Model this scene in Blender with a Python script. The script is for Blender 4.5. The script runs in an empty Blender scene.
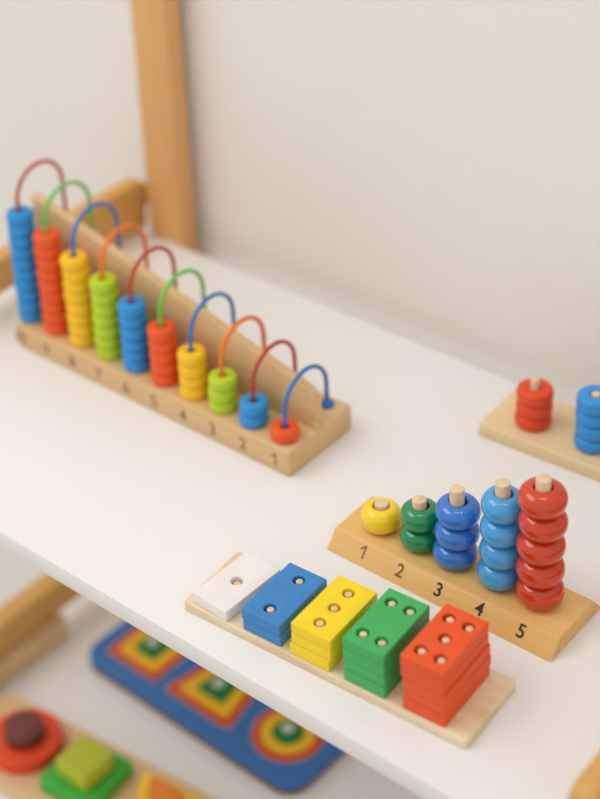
import bpy, bmesh, math, random
from mathutils import Vector, Matrix
C = bpy.context.scene.collection
S = bpy.context.scene
U = 0.013            # one layout unit = 1.3 cm
R = math.radians
PI = math.pi
random.seed(4)

# ------------------------------------------------------------------ camera
cam = bpy.data.cameras.new('camera'); camo = bpy.data.objects.new('camera', cam); C.objects.link(camo)
S.camera = camo
az, pitch, roll = R(-41.055), R(28.103), R(-2.67)
F = Vector((math.sin(az)*math.cos(pitch), math.cos(az)*math.cos(pitch), -math.sin(pitch)))
Rt = Vector((math.cos(az), -math.sin(az), 0)); Up = Rt.cross(F)
R2 = Rt*math.cos(roll) + Up*math.sin(roll); U2 = Up*math.cos(roll) - Rt*math.sin(roll)
M = Matrix((R2, U2, -F)).transposed().to_4x4()
M.translation = Vector((0, 0, 60*U))
camo.matrix_world = M
cam.sensor_fit = 'VERTICAL'; cam.sensor_height = 36.0
cam.lens = 1693.641/799*36
cam.shift_x = 20.827/799; cam.shift_y = -223.243/799
cam.clip_start = 0.05; cam.clip_end = 50
cam.dof.use_dof = True; cam.dof.focus_distance = 85.5*U; cam.dof.aperture_fstop = 3.0

# ------------------------------------------------------------------ light
w = bpy.data.worlds.new('world'); S.world = w; w.use_nodes = True
bg = w.node_tree.nodes['Background']
bg.inputs[0].default_value = (1.0, 0.995, 0.985, 1); bg.inputs[1].default_value = 0.88
def area(name, loc, target, sx, sy, power, col):
    l = bpy.data.lights.new(name, 'AREA'); l.shape = 'RECTANGLE'; l.size = sx; l.size_y = sy
    l.energy = power; l.color = col
    o = bpy.data.objects.new(name, l); C.objects.link(o); o.location = loc
    o.rotation_euler = (Vector(target)-Vector(loc)).to_track_quat('-Z', 'Y').to_euler()
    return o
area('ceiling_panel_light', (-1.9, -0.3, 2.1), (-0.7, 0.8, -.1), 1.8, 1.2, 26, (1.0, .985, .96))
for i in range(3):
    area('ceiling_spot_light', (-0.62+i*0.22, 0.42+i*0.16, 1.75), (-0.55, 0.75, 0), .06, .06, 0.9, (1.0, .96, .9))
S.view_settings.view_transform = 'Standard'; S.view_settings.look = 'None'
S.view_settings.exposure = -0.22; S.view_settings.gamma = 1.0; S.view_settings.use_curve_mapping = False

# ------------------------------------------------------------------ materials
def srgb(c):
    return tuple(((x/255)/12.92 if x/255 <= .04045 else ((x/255+.055)/1.055)**2.4) for x in c) + (1,)
def paint(name, c, rough=.4, coat=0, spec=.5, bump=0.0, var=.95):
    m = bpy.data.materials.new(name); m.use_nodes = True; nt = m.node_tree; b = nt.nodes['Principled BSDF']
    n = nt.nodes.new('ShaderNodeTexNoise'); n.inputs['Scale'].default_value = 60; n.inputs['Detail'].default_value = 3
    tc = nt.nodes.new('ShaderNodeTexCoord'); nt.links.new(tc.outputs['Object'], n.inputs['Vector'])
    r = nt.nodes.new('ShaderNodeValToRGB'); s = srgb(c)
    r.color_ramp.elements[0].position = .3; r.color_ramp.elements[1].position = .7
    r.color_ramp.elements[0].color = tuple(x*var for x in s[:3])+(1,); r.color_ramp.elements[1].color = s
    nt.links.new(n.outputs['Fac'], r.inputs[0]); nt.links.new(r.outputs[0], b.inputs['Base Color'])
    b.inputs['Roughness'].default_value = rough; b.inputs['Coat Weight'].default_value = coat
    b.inputs['Coat Roughness'].default_value = .06; b.inputs['Specular IOR Level'].default_value = spec
    if bump:
        bp = nt.nodes.new('ShaderNodeBump'); bp.inputs['Strength'].default_value = bump; bp.inputs['Distance'].default_value = .0005
        n2 = nt.nodes.new('ShaderNodeTexNoise'); n2.inputs['Scale'].default_value = 700
        nt.links.new(tc.outputs['Object'], n2.inputs['Vector'])
        nt.links.new(n2.outputs['Fac'], bp.inputs['Height']); nt.links.new(bp.outputs[0], b.inputs['Normal'])
    return m
def wood(name, light, dark, axis=0, scale=28, stretch=.06, rough=.5, contrast=.5):
    m = bpy.data.materials.new(name); m.use_nodes = True; nt = m.node_tree; b = nt.nodes['Principled BSDF']
    tc = nt.nodes.new('ShaderNodeTexCoord'); mp = nt.nodes.new('ShaderNodeMapping')
    sc = [1, 1, 1]; sc[axis] = stretch; mp.inputs['Scale'].default_value = sc
    nt.links.new(tc.outputs['Object'], mp.inputs['Vector'])
    n = nt.nodes.new('ShaderNodeTexNoise'); n.inputs['Scale'].default_value = scale; n.inputs['Detail'].default_value = 5
    n.inputs['Distortion'].default_value = .6
    nt.links.new(mp.outputs[0], n.inputs['Vector'])
    n2 = nt.nodes.new('ShaderNodeTexNoise'); n2.inputs['Scale'].default_value = scale*9; n2.inputs['Detail'].default_value = 2
    nt.links.new(mp.outputs[0], n2.inputs['Vector'])
    mx = nt.nodes.new('ShaderNodeMix'); mx.data_type = 'FLOAT'; mx.inputs[0].default_value = .3
    nt.links.new(n.outputs['Fac'], mx.inputs[2]); nt.links.new(n2.outputs['Fac'], mx.inputs[3])
    r = nt.nodes.new('ShaderNodeValToRGB')
    r.color_ramp.elements[0].position = .5-contrast*.3; r.color_ramp.elements[1].position = .5+contrast*.3
    r.color_ramp.elements[0].color = srgb(dark); r.color_ramp.elements[1].color = srgb(light)
    nt.links.new(mx.outputs[0], r.inputs[0]); nt.links.new(r.outputs[0], b.inputs['Base Color'])
    b.inputs['Roughness'].default_value = rough
    bp = nt.nodes.new('ShaderNodeBump'); bp.inputs['Strength'].default_value = .08; bp.inputs['Distance'].default_value = .0005
    nt.links.new(n2.outputs['Fac'], bp.inputs['Height']); nt.links.new(bp.outputs[0], b.inputs['Normal'])
    return m

MW = paint('wall_paint', (238, 233, 226), .9, var=.99)
MF = paint('floor_vinyl', (214, 204, 188), .6)
MS = paint('white_shelf_laminate', (236, 233, 230), .5, spec=.3, var=.99)
MPOST = wood('honey_beech', (230, 176, 116), (218, 162, 102), 2, 20)
MRAIL = wood('golden_beech', (220, 172, 96), (202, 148, 74), 1, 22)
MAB = wood('abacus_beech', (226, 190, 140), (212, 172, 120), 0, 30)
MST = wood('stacker_beech', (235, 192, 124), (222, 172, 100), 0, 34, rough=.4)
MPEGB = wood('pale_pine', (238, 218, 186), (222, 194, 152), 0, 55, stretch=.12, rough=.55, contrast=.35)
MPALE = wood('pale_birch', (232, 208, 166), (222, 192, 146), 0, 30)
MLOW = wood('lower_birch', (230, 196, 150), (218, 180, 132), 0, 26)
MDOWEL = wood('dowel_wood', (236, 210, 178), (216, 184, 146), 2, 120, stretch=.3)
MINK = paint('printed_black', (42, 34, 26), .6)
MINKB = paint('printed_brown', (120, 88, 50), .6)
MINKF = paint('faint_grey_print', (176, 140, 98), .7)
MINKA = paint('worn_grey_print', (118, 96, 76), .7)
def gloss(n, c): return paint(n, c, .16, coat=.5)
G = dict(yellow=gloss('gloss_yellow', (252, 214, 16)), green=gloss('gloss_green', (14, 138, 80)),
         blue=gloss('gloss_blue', (48, 118, 205)), sky=gloss('gloss_sky_blue', (64, 160, 220)), red=gloss('gloss_red', (208, 58, 16)))
B = dict(blue=paint('matt_blue_bead', (36, 146, 218), .5), red=paint('matt_red_bead', (238, 88, 26), .5),
         yellow=paint('matt_yellow_bead', (252, 196, 22), .5), lime=paint('matt_lime_bead', (186, 212, 32), .5))
W = dict(blue=paint('blue_wire', (44, 116, 192), .35), red=paint('red_wire', (186, 56, 38), .35),
         orange=paint('orange_wire', (240, 122, 36), .35), green=paint('green_wire', (110, 196, 70), .35))
K = dict(white=paint('white_block_paint', (240, 234, 230), .5), blue=paint('blue_block_paint', (54, 132, 198), .5, bump=.1),
         yellow=paint('yellow_block_paint', (250, 216, 24), .5, bump=.1), green=paint('green_block_paint', (62, 176, 92), .5, bump=.1),
         red=paint('red_block_paint', (234, 82, 18), .5, bump=.1))
Q = dict(blue=paint('puzzle_blue', (46, 112, 178), .45), edge=paint('puzzle_edge_brown', (120, 84, 62), .7),
         red=paint('puzzle_red', (216, 74, 30), .45), yellow=paint('puzzle_yellow', (244, 190, 24), .45),
         green=paint('puzzle_green', (14, 128, 54), .45), knob=paint('puzzle_knob', (198, 210, 190), .35),
         rim=paint('puzzle_rim_pale', (196, 170, 176), .6),
         maroon=paint('maroon_paint', (110, 50, 40), .45), red2=paint('disc_red', (230, 70, 22), .45),
         lime=paint('lime_paint', (182, 190, 44), .45), green2=paint('leaf_green', (64, 176, 54), .45),
         yellow2=paint('triangle_yellow', (248, 198, 36), .45), orange=paint('triangle_orange', (232, 130, 40), .45))

# ------------------------------------------------------------------ helpers (layout units)
def mesh_obj(name, bm, mat, parent=None, smooth=True, angle=40):
    bmesh.ops.recalc_face_normals(bm, faces=bm.faces)
    me = bpy.data.meshes.new(name)
    for v in bm.verts: v.co *= U
    bm.to_mesh(me); bm.free()
    me.materials.append(mat)
    if smooth:
        for p in me.polygons: p.use_smooth = True
        me.set_sharp_from_angle(angle=R(angle))
    o = bpy.data.objects.new(name, me); C.objects.link(o)
    if parent: o.parent = parent
    return o
def bx(bm, x0, x1, y0, y1, z0, z1, bev=.06, seg=2):
    t = bmesh.new()
    bmesh.ops.create_cube(t, size=1)
    for v in t.verts:
        v.co = Vector((x0+(v.co.x+.5)*(x1-x0), y0+(v.co.y+.5)*(y1-y0), z0+(v.co.z+.5)*(z1-z0)))
    if bev: bmesh.ops.bevel(t, geom=t.edges[:], offset=bev, segments=seg, profile=.5, affect='EDGES')
    me = bpy.data.meshes.new('t'); t.to_mesh(me); t.free(); bm.from_mesh(me); bpy.data.meshes.remove(me)
    return bm
def prism_x(prof, x0, x1, bev=.05, axis='x'):
    """profile of (a,b) points extruded along an axis: x -> (y,z); y -> (x,z)"""
    bm = bmesh.new()
    def P(a, b, t): return (t, a, b) if axis == 'x' else (a, t, b)
    v0 = [bm.verts.new(P(a, b, x0)) for a, b in prof]; v1 = [bm.verts.new(P(a, b, x1)) for a, b in prof]
    n = len(prof); bm.faces.new(v0); bm.faces.new(v1[::-1])
    for i in range(n): bm.faces.new((v0[i], v0[(i+1) % n], v1[(i+1) % n], v1[i]))
    bmesh.ops.recalc_face_normals(bm, faces=bm.faces)
    if bev:
        es = [e for e in bm.edges if len(e.link_faces) == 2 and e.calc_face_angle() > R(20)]
        bmesh.ops.bevel(bm, geom=es, offset=bev, segments=2, profile=.5, affect='EDGES')
    return bm
def lathe(prof, x=0, y=0, seg=40, bm=None, closed=False):
    """prof = list of (r,z)"""
    bm = bm or bmesh.new(); rings = []
    for r, z in prof:
        if r < 1e-5: rings.append([bm.verts.new((x, y, z))])
        else: rings.append([bm.verts.new((x+r*math.cos(2*PI*i/seg), y+r*math.sin(2*PI*i/seg), z)) for i in range(seg)])
    prs = list(zip(rings, rings[1:])) + ([(rings[-1], rings[0])] if closed else [])
    for a, b in prs:
        for i in range(seg):
            j = (i+1) % seg
            if len(a) == 1 and len(b) > 1: bm.faces.new((a[0], b[i], b[j]))
            elif len(b) == 1 and len(a) > 1: bm.faces.new((a[i], a[j], b[0]))
            elif len(a) > 1: bm.faces.new((a[i], a[j], b[j], b[i]))
    return bm
def dowel(r, z0, z1, x, y, bev=.05, seg=28, bm=None):
    return lathe([(0, z0), (r, z0), (r, z1-bev), (r-bev*.3, z1-bev*.3), (r-bev, z1), (0, z1)], x, y, seg, bm)
def tube(path, r, seg=12):
    bm = bmesh.new(); rings = []; n = len(path)
    for k, p in enumerate(path):
        t = (Vector(path[min(k+1, n-1)])-Vector(path[max(k-1, 0)])).normalized()
        a = Vector((1, 0, 0)); b = t.cross(a).normalized(); a = b.cross(t)
        rings.append([bm.verts.new(Vector(p)+a*r*math.cos(2*PI*i/seg)+b*r*math.sin(2*PI*i/seg)) for i in range(seg)])
    for A, Bq in zip(rings, rings[1:]):
        for i in range(seg): bm.faces.new((A[i], A[(i+1) % seg], Bq[(i+1) % seg], Bq[i]))
    bm.faces.new(rings[0]); bm.faces.new(rings[-1][::-1])
    return bm
def rounded(pts, r, seg=6):
    """round the corners of a convex polygon"""
    out = []; n = len(pts)
    for i in range(n):
        p = Vector(pts[i]); a = Vector(pts[i-1])-p; b = Vector(pts[(i+1) % n])-p
        a.normalize(); b.normalize(); h = a.angle(b)/2; d = r/math.tan(h)
        c = p+(a+b).normalized()*(r/math.sin(h)); p0 = p+a*d; p1 = p+b*d
        for k in range(seg+1):
            q = (p0.lerp(p1, k/seg)-c).normalized()*r+c; out.append((q.x, q.y))
    return out
def circ(x, y, r, n=28): return [(x+r*math.cos(2*PI*i/n), y+r*math.sin(2*PI*i/n)) for i in range(n)]
def plate(name, outline, holes, z0, z1, mat, parent=None, bev=.05):
    """slab with holes cut through and softened edges"""
    cu = bpy.data.curves.new('c', 'CURVE'); cu.dimensions = '2D'; cu.fill_mode = 'BOTH'
    for pl in [outline]+holes:
        s = cu.splines.new('POLY'); s.points.add(len(pl)-1); s.use_cyclic_u = True
        for i, (x, y) in enumerate(pl): s.points[i].co = (x*U, y*U, 0, 1)
    cu.bevel_depth = bev*U; cu.bevel_resolution = 2; cu.offset = -bev*U; cu.extrude = ((z1-z0)/2-bev)*U
    t = bpy.data.objects.new('c', cu); C.objects.link(t)
    dg = bpy.context.evaluated_depsgraph_get(); me = bpy.data.meshes.new_from_object(t.evaluated_get(dg))
    bpy.data.objects.remove(t); bpy.data.curves.remove(cu)
    for v in me.vertices: v.co.z += (z0+z1)/2*U
    bm = bmesh.new(); bm.from_mesh(me); bmesh.ops.remove_doubles(bm, verts=bm.verts, dist=1e-6)
    bmesh.ops.recalc_face_normals(bm, faces=bm.faces); bm.to_mesh(me); bm.free()
    me.name = name; me.materials.clear(); me.materials.append(mat)
    for p in me.polygons: p.use_smooth = True
    me.set_sharp_from_angle(angle=R(40))
    o = bpy.data.objects.new(name, me); C.objects.link(o)
    if parent: o.parent = parent
    return o
def text(name, s, size, mat, parent, mw, wide=1.0):
    cu = bpy.data.curves.new('t', 'FONT'); cu.body = s; cu.size = size*U; cu.align_x = 'CENTER'; cu.align_y = 'CENTER'
    cu.extrude = .008*U; cu.offset = .012*U*wide
    t = bpy.data.objects.new('t', cu); C.objects.link(t)
    dg = bpy.context.evaluated_depsgraph_get(); me = bpy.data.meshes.new_from_object(t.evaluated_get(dg))
    bpy.data.objects.remove(t); bpy.data.curves.remove(cu)
    me.name = name; me.materials.clear(); me.materials.append(mat)
    if s == '1':      # a one with a flag
        b1 = bmesh.new(); h = size*.73*U; t = size*.085*U
        for quad_ in ([(-t/2, 0), (t/2, 0), (t/2, h), (-t/2, h)], [(-t/2, h), (-t/2, h-t*1.2), (-t*3.1, h-t*3.6), (-t*3.1, h-t*2.4)]):
            lo = [b1.verts.new((a, b, 0)) for a, b in quad_]; hi = [b1.verts.new((a, b, .012*U)) for a, b in quad_]
            b1.faces.new(lo[::-1]); b1.faces.new(hi)
            for q in range(4): b1.faces.new((lo[q], lo[(q+1) % 4], hi[(q+1) % 4], hi[q]))
        b1.to_mesh(me); b1.free()
    xs = [v.co.x for v in me.vertices]; ys = [v.co.y for v in me.vertices]
    cx, cy = (min(xs)+max(xs))/2, (min(ys)+max(ys))/2
    for v in me.vertices: v.co.x -= cx; v.co.y -= cy
    me.transform(mw)
    o = bpy.data.objects.new(name, me); C.objects.link(o); o.parent = parent
    return o
def thing(name, x, y, z=0, yaw=0):
    o = bpy.data.objects.new(name, None); C.objects.link(o); o.empty_display_size = .02
    o.location = (x*U, y*U, z*U); o.rotation_euler = (0, 0, R(yaw)); return o
def tag(o, label, cat, group=None):
    o['label'] = label; o['category'] = cat
    if group: o['group'] = group
    return o
def lab(o, l): o['label'] = l; return o
def structure(name, bm, mat):
    o = mesh_obj(name, bm, mat); o['kind'] = 'structure'; return o
def to_world(frame, x, y):
    fx, fy, a = frame; a = R(a); return fx+math.cos(a)*x-math.sin(a)*y, fy+math.sin(a)*x+math.cos(a)*y

# ------------------------------------------------------------------ room
ZL = -29.2           # top of the lower shelf
YW = 74.8
structure('wall_back', bx(bmesh.new(), -330, 120, YW, YW+6, -62, 150, 0), MW)
structure('floor', bx(bmesh.new(), -330, 120, -100, YW, -64, -62, 0), MF)

# ------------------------------------------------------------------ shelving unit
unit = thing('shelving_unit', -50, 58, -62)
def ub(name, bm, mat):
    for v in bm.verts: v.co -= Vector((-50, 58, -62))
    return mesh_obj(name, bm, mat, unit)
tag(unit, 'white two-tier shelving unit with honey-coloured wooden posts and side bars against the wall', 'shelf')
X0, X1, YF, YB = -80.5, -22.6, 44.24, 72.69
ub('shelf_panel', bx(bmesh.new(), X0, X1, YF, YB, -1.147, 0, .05), MS)
ub('shelf_panel', bx(bmesh.new(), X0, X1, YF, YB, ZL-1.147, ZL, .05), MS)
lab(ub('upright_post', bx(bmesh.new(), -75.75, -72.55, YB+.02, YB+1.5, -62, 90, .15), MPOST), 'honey wooden rear post at left')
ub('upright_post', bx(bmesh.new(), -27.0, -23.8, YB+.02, YB+1.5, -62, 90, .15), MPOST)
def bar_prof(y0, y1, z0, z1, r=.9):
    return rounded([(y0, z0), (y1, z0), (y1, z1), (y0, z1)], r, 5)
def side_bar(x0, x1, z0, z1, y0=43.2, y1=72.2, end=True):
    bm = prism_x(bar_prof(y0, y1, z0, z1), x0, x1, .12)
    o = ub('side_bar', bm, MRAIL)
    return o
side_bar(-77.8, -76.5, 1.45, 3.85, y1=73.7)
ub('bar_block', bx(bmesh.new(), -77.75, -76.55, 69.3, 73.3, 0.0, 1.5, .1), MRAIL)
side_bar(-78.2, -76.5, ZL+2.1, ZL+4.7)
ub('bar_block', bx(bmesh.new(), -77.5, -75.9, 45.0, 60.8, ZL, ZL+2.0, .1), MLOW)
side_bar(-24.3, -23.1, 2.0, 4.7, y0=44.0)
ub('bar_block', bx(bmesh.new(), -24.25, -23.15, 60, 72, 0.0, 2.1, .1), MRAIL)

# ------------------------------------------------------------------ bead abacus
ab = thing('bead_abacus', -50.27, 57.44, 0, 0.05)
tag(ab, 'wooden ten-column bead abacus with arched coloured wires and a sloping back panel', 'abacus')
TB = 1.70
mesh_obj('base', bx(bmesh.new(), -22.5, 0.08, -.1, 5.68, 0, TB, .16, 3), MAB, ab)
prof = [(-22.5, TB-.02), (-.02, TB-.02), (-.02, 3.5), (-.15, 3.95), (-.5, 4.25), (-1.3, 4.52), (-22.5, 9.85)]
mesh_obj('back_panel', prism_x(prof, 2.5, 3.1, .07, 'y'), MAB, ab)
beadcol = ['red', 'blue', 'lime', 'yellow', 'red', 'blue', 'lime', 'yellow', 'red', 'blue']
wirecol = ['blue', 'red', 'orange', 'blue', 'green', 'red', 'orange', 'blue', 'green', 'red']
names = dict(red='orange-red', blue='blue', lime='lime green', yellow='yellow')
BH = .785; YWF = 1.02; YWR = 4.8; rb = .85
def abbead_mesh():
    h = BH/2; p = []
    for k in range(13):                    # outer bulge
        t = -PI/2+PI*k/12
        p.append((rb-.2+.2*abs(math.cos(t))**.8, math.copysign(h*.992*abs(math.sin(t))**.75, math.sin(t))))
    p += [(.30, h*.985), (.24, h*.8), (.24, -h*.8), (.30, -h*.985)]
    return lathe(p, 0, 0, 32, closed=True)
proto = {}
for c in B:
    o = mesh_obj('bead', abbead_mesh(), B[c], ab); proto[c] = o
first = set()
for k in range(10):
    xk = -1.06-2.335*k
    apex = 4.45+.757*(k+1)
    rad = (YWR-YWF)/2; ym = (YWF+YWR)/2
    pth = [(xk, YWF, TB-.05), (xk, YWF, (TB+apex-rad)/2), (xk, YWF, apex-rad)]
    for i in range(1, 24):
        t = PI-PI*i/24; pth.append((xk, ym+rad*math.cos(t), apex-rad+rad*math.sin(t)))
    pth += [(xk, YWR, apex-rad), (xk, YWR, TB-.05)]
    wr = mesh_obj('wire', tube(pth, .13 if wirecol[k] != 'orange' else .145), W[wirecol[k]], ab)
    lab(wr, wirecol[k]+' arched wire')
    cap = mesh_obj('wire_cap', lathe([(0, TB), (.42, TB), (.44, TB+.15), (.2, TB+.42), (.0, TB+.45)], xk, YWR, 20), W[wirecol[k]], wr)
    c = beadcol[k]
    for j in range(k+1):
        if c not in first: b = proto[c]; first.add(c)
        else: b = proto[c].copy(); C.objects.link(b); b.parent = ab
        b.location = ((xk+random.uniform(-.035, .035))*U, (YWF+random.uniform(-.035, .035))*U, (TB+BH*(j+.5))*U)
        b.rotation_euler = (0, 0, random.uniform(0, 6)); lab(b, names[c]+' bead')
    mw = Matrix.Translation(((xk-.0)*U, -.104*U, .83*U)) @ Matrix.Rotation(PI/2, 4, 'X')
    text('number', str(k+1), 1.15, MINKA, ab, mw, .3)
    # small faint printed lines on the panel
    bm = bmesh.new()
    nl = max(1, k)
    for j in range(nl):
        z = TB+.75+j*.62
        bx(bm, xk+.55, xk+.95, 2.485, 2.51, z, z+.07, 0); bx(bm, xk+1.1, xk+1.45, 2.485, 2.51, z, z+.07, 0)
    mesh_obj('printed_marks', bm, MINKF, ab, smooth=False)

# ------------------------------------------------------------------ ring stacker 1-5
STF = (-31.0, 53.9, .3)
st = thing('ring_stacker_base', STF[0], STF[1], 0, STF[2])
tag(st, 'honey wooden stacking stand with five pegs and printed numbers 1 to 5', 'stacking toy')
HS, BV, DS = 1.0, .84, 4.9
mesh_obj('base', prism_x([(0, 0), (DS, 0), (DS-BV, HS), (BV, HS)], -13.8, 0, .07), MST, st)
spx = [-11.85, -9.45, -7.15, -4.5, -2.26]
pegz = [2.55, 3.95, 5.7, 7.3, 8.6]
Rr = [1.09, 1.07, 1.17, 1.12, 1.22]; Hh = [1.43, 1.28, 1.30, 1.41, 1.42]
cols = ['yellow', 'green', 'blue', 'sky', 'red']; cn = ['yellow', 'green', 'royal blue', 'sky blue', 'red']
ordn = ['first', 'second', 'third', 'fourth', 'fifth']
face = math.atan2(HS, BV)
numx = [-11.76, -9.34, -6.93, -4.47, -2.0]
for i in range(5):
    mesh_obj('peg', dowel(.38, HS-.1, pegz[i], spx[i], DS/2+.04*(i-2)), MDOWEL, st)
    mw = Matrix.Translation(((numx[i]+.02)*U, (.49+.05*(i == 3)-.006)*U, ((.49+.05*(i == 3))*HS/BV+.006)*U)) @ Matrix.Rotation(face, 4, 'X')
    lab(text('number', str(i+1), .98, MINK if i > 1 else MINKB, st, mw, 1.0), 'printed number %d' % (i+1))
def ring_mesh(Ro, h, rh):
    p = []; c = Ro*.45; hh = h/2
    for k in range(21):
        t = -PI/2+PI*k/20; ct, s_ = math.cos(t), math.sin(t); e = 2/2.1
        p.append((c+(Ro-c)*abs(ct)**e, hh*math.copysign(abs(s_)**e, s_)))
    p += [(rh+.05, hh*.985), (rh, hh*.9), (rh, -hh*.9), (rh+.05, -hh*.985)]
    return lathe(p, 0, 0, 48, closed=True)
def posword(j, n):
    if n == 1: return 'only'
    if j == n-1: return 'topmost'
    if j == 0: return 'bottom'
    if n == 3: return 'middle'
    if j == 1 and n == 4: return 'second from bottom'
    if j == 2 and n == 4: return 'second from top'
    return {1: 'second from bottom', 2: 'middle', 3: 'second from top'}[j]
for i in range(5):
    n = i+1; pr = None
    for j in range(n):
        if pr is None: o = pr = mesh_obj('stacking_ring', ring_mesh(Rr[i], Hh[i]-.006, .47), G[cols[i]])
        else: o = pr.copy(); C.objects.link(o)
        dx = random.uniform(-.07, .07) if n > 1 else 0; dy = random.uniform(-.06, .06)
        x, y = to_world(STF, spx[i]+dx, DS/2+dy+.04*(i-2))
        o.location = (x*U, y*U, (HS+Hh[i]*(j+.5))*U)
        l = ('%s glossy wooden ring, %s on the peg above number %d' % (cn[i], posword(j, n), n)) if n > 1 else \
            'single yellow glossy wooden ring on the peg above number 1'
        tag(o, l, 'stacking ring', 'glossy rings on the numbered stacking stand')

# ------------------------------------------------------------------ block board 1-5
PGF = (-47.237, 46.139, 3.416)
pg = thing('peg_board', PGF[0], PGF[1], 0, PGF[2])
tag(pg, 'pale wooden peg board at the front edge carrying five stacks of coloured blocks', 'peg board')
TP, HB = .54, .663
o = plate('board', rounded([(-.56, -.26), (16.15, -.26), (16.15, 4.42), (-.58, 4.42)], .22), [], 0, TP, MPEGB, pg, .07)
cxs = [1.28, 4.35, 7.35, 10.43, 13.7]; bc = ['white', 'blue', 'yellow', 'green', 'red']
pat = [[(0, 0)], [(0, -1.22), (0, 1.22)], [(0, -1.22), (0, 0), (0, 1.22)],
       [(-.53, -1.24), (.53, -1.24), (-.53, 1.24), (.53, 1.24)], [(-.53, -1.24), (.53, -1.24), (0, 0), (-.53, 1.24), (.53, 1.24)]]
offs = [[(0, 0, -5.5)], [(.03, 0, 0), (-.02, 0, 0)], [(-.06, -.05, 0), (.02, .0, 0), (.03, .0, 0)],
        [(.03, -.02, 0), (.0, .02, 0), (-.02, 0, .3), (-.02, .01, .3)],
        [(.04, .03, 0), (.07, .06, -.4), (.05, .03, 0.2), (-.03, -.0, 0), (-.05, 0, 0)]]
BW, BD = 2.33, 4.1
for i in range(5):
    n = i+1
    for (a, b) in pat[i]:
        top = TP+HB*n-(.1 if i else .2)
        mesh_obj('peg', dowel(.195, TP-.1, top, cxs[i]+a, 1.96+b, .05, 20), MDOWEL, pg)
    pr = None
    for j in range(n):
        if pr is None:
            o = pr = plate('counting_block', rounded([(-BW/2, -BD/2), (BW/2, -BD/2), (BW/2, BD/2), (-BW/2, BD/2)], .06, 3),
                           [circ(a, b, .325, 24) for a, b in pat[i]], .009, HB-.009, K[bc[i]], None, .045)
        else: o = pr.copy(); C.objects.link(o)
        dx, dy, yw = offs[i][j]
        x, y = to_world(PGF, cxs[i]+dx, 1.94+dy)
        o.location = (x*U, y*U, (TP+HB*j)*U); o.rotation_euler = (0, 0, R(PGF[2]+yw))
        hol = ['one hole', 'two holes', 'three holes', 'four holes', 'five holes'][i]
        l = ('%s rectangular wooden block with %s, %s of its stack' % (bc[i], hol, posword(j, n))) if n > 1 else \
            'single white rectangular block with one hole lying askew on the peg board'
        tag(o, l, 'block', 'coloured blocks on the peg board')

# ------------------------------------------------------------------ far stacker at right
TF = (-43.98, 66.95, 3.3)
tb = thing('peg_board', TF[0], TF[1], 0, TF[2])
tag(tb, 'pale wooden peg board near the back wall at the right edge, holding short ring stacks', 'peg board')
plate('board', rounded([(0, 0), (19, 0), (19, 4.55), (0, 4.55)], .15), [], .0, .8, MPALE, tb, .08)
fx = [2.62, 6.42, 9.68, 13.4]; MR = [paint('satin_red_ring', (226, 72, 20), .38), paint('satin_blue_ring', (44, 146, 220), .38)]
for i in range(2):
    mesh_obj('peg', dowel(.26, .7, [3.85, 4.35][i], fx[i], 1.85, .06), MDOWEL, tb)
    pr = None; n = 3+i; hh = [.84, .88][i]
    for j in range(n):
        if pr is None:
            h = hh/2-.003; p = []; Ro = 1.07; q = .2
            for k in range(11):
                t = -PI/2+PI*k/10; p.append((Ro-q+q*math.cos(t), h*math.copysign(abs(math.sin(t))**.7, math.sin(t))))
            p += [(.4, h), (.34, h*.85), (.34, -h*.85), (.4, -h)]
            o = pr = mesh_obj('stacking_ring', lathe(p, 0, 0, 40, closed=True), MR[i])
        else: o = pr.copy(); C.objects.link(o)
        x, y = to_world(TF, fx[i]+random.uniform(-.03, .03), 1.85+random.uniform(-.03, .03))
        o.location = (x*U, y*U, (.8+hh*(j+.5))*U)
        tag(o, '%s satin wooden ring, %s on its peg near the back wall' % (['red', 'blue'][i], posword(j, n)), 'stacking ring',
            '%s rings on the far peg board' % ['red', 'blue'][i])

# ------------------------------------------------------------------ blue shape puzzle on the lower shelf
PF = (-73.45, 59.35, -1.5)
pz = thing('puzzle_board', PF[0], PF[1], ZL, PF[2])
tag(pz, 'blue shape puzzle board with rounded corners on the lower shelf', 'puzzle')
out = rounded([(.2, .15), (20.7, .15), (20.7, 9.0), (.2, 9.0)], 1.7, 10)
plate('backing', out, [], 0, .42, Q['edge'], pz, .05)
def quad(cx, cy, wb, wt, h): return [(cx-wb/2, cy-h/2), (cx+wb/2, cy-h/2), (cx+wt/2, cy+h/2), (cx-wt/2, cy+h/2)]
shp = [('square', 3.9, 4.1), ('trapezoid', 10.45, 4.1), ('circle', 17.0, 4.05)]
def shape(kind, cx, cy, s):       # s = 1 outer
    if kind == 'circle': return circ(cx, cy, 2.55*s, 48)
    if kind == 'square': return rounded(quad(cx, cy, 4.95*s, 4.95*s, 4.95*s), .35*s+.05, 5)
    return rounded(quad(cx, cy, 6.3*s-.25*(1-s), 4.2*s+.25*(1-s), 4.95*s), .35*s+.05, 5)
plate('board', out, [shape(k, a, b, 1.03) for k, a, b in shp], .42, .8, Q['blue'], pz, .04)
for k, a, b in shp:
    lab(plate('recess_rim', shape(k, a, b, 1.025), [shape(k, a, b, .985)], .42, .78, Q['rim'], pz, .01), 'pale rim of the %s recess' % k)
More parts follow.
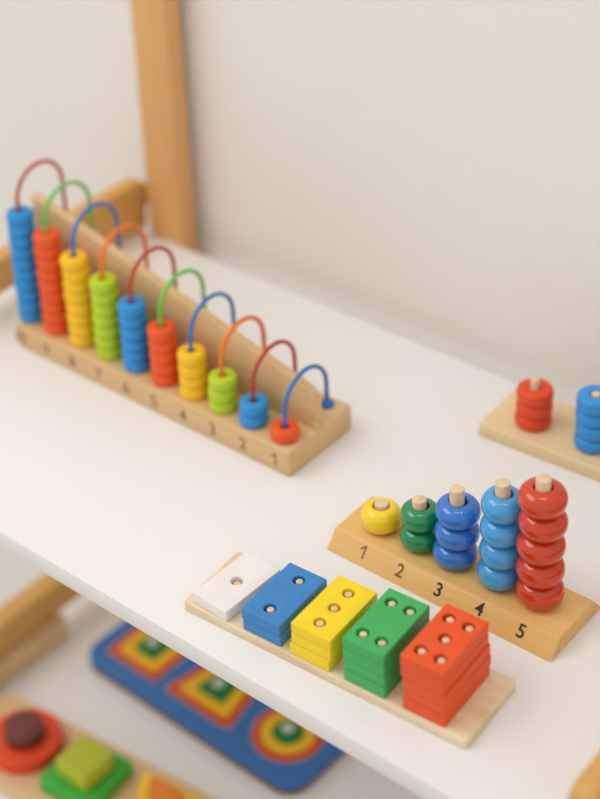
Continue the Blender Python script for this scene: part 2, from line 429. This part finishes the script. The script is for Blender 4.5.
for k, a, b in shp:
    x, y = to_world(PF, a, b)
    for c, s, s2, zt in (('red', .975, .76, .86), ('yellow', .75, .44, .92)):
        o = plate('puzzle_piece', shape(k, 0, 0, s), [shape(k, 0, 0, s2)], 0, zt-.425, Q[c], None, .03)
        o.location = (x*U, y*U, (ZL+.425)*U); o.rotation_euler = (0, 0, R(PF[2]))
        tag(o, '%s %s-shaped frame piece %s in the blue puzzle' % (c, k, 'outermost' if c == 'red' else 'nested inside the red one'),
            'puzzle piece', 'nested pieces of the blue shape puzzle')
    t = thing('puzzle_piece', x, y, ZL+.425, PF[2])
    tag(t, 'small green %s piece with a pale knob at the centre of its puzzle recess' % k, 'puzzle piece', 'nested pieces of the blue shape puzzle')
    plate('plate', shape(k, 0, 0, .43), [], 0, .55, Q['green'], t, .03)
    lab(mesh_obj('knob', lathe([(0, .54), (.22, .54), (.2, .66), (.4, .75), (.46, .88), (.36, 1.0), (0, 1.04)], 0, 0, 24), Q['knob'], t), 'pale knob')

# ------------------------------------------------------------------ shape stacker in the lower left corner
LF = (-69.75, 50.9, 6.1)
lt = thing('shape_stacker_board', LF[0], LF[1], ZL, LF[2])
tag(lt, 'pale wooden board on the lower shelf, lower left, carrying stacked coloured shapes', 'stacking toy')
plate('board', rounded([(-4.6, -3.35), (20.6, -3.35), (20.6, 3.35), (-4.6, 3.35)], .3), [], 0, .9, MLOW, lt, .1)
def solid(name, outl, x, y, z0, h, mat, label, cat):
    o = plate(name, outl, [], 0.002, h, mat, None, .12)
    o.location = (x*U, y*U, z0*U); o.rotation_euler = (0, 0, R(LF[2])); tag(o, label, cat); return o
z1 = ZL+.9; z2 = z1+1.0
x, y = to_world(LF, 0, .12)
solid('shape_block', circ(0, 0, 2.55, 56), x, y, z1, 1.0, Q['red2'], 'large orange-red wooden disc under a maroon disc', 'block')
solid('shape_block', circ(0, 0, 1.38, 40), x, y, z2, 1.05, Q['maroon'], 'small dark maroon disc on the orange-red disc', 'block')
x, y = to_world(LF, 5.5, -.05)
solid('shape_block', rounded([(-2.3, -2.3), (2.3, -2.3), (2.3, 2.3), (-2.3, 2.3)], .35), x, y, z1, 1.0, Q['green2'], 'large leaf-green square block under a lime square', 'block')
o = solid('shape_block', rounded([(-1.42, -1.42), (1.42, -1.42), (1.42, 1.42), (-1.42, 1.42)], .3), x, y, z2, 1.3, Q['lime'], 'small lime-yellow square block on the green square', 'block')
o.rotation_euler.z = R(0)
x, y = to_world(LF, 11.45, .45)
tri = lambda r: [(r*math.cos(R(30+120*k)), r*math.sin(R(30+120*k))) for k in range(3)]
solid('shape_block', rounded(tri(3.25), .3), x, y, z1, 1.0, Q['yellow2'], 'yellow triangular wooden block under an orange one at the bottom edge', 'block')
solid('shape_block', rounded(tri(1.65), .2), x, y, z2, 1.0, Q['orange'], 'small orange triangular block on the yellow triangle at the bottom edge', 'block')
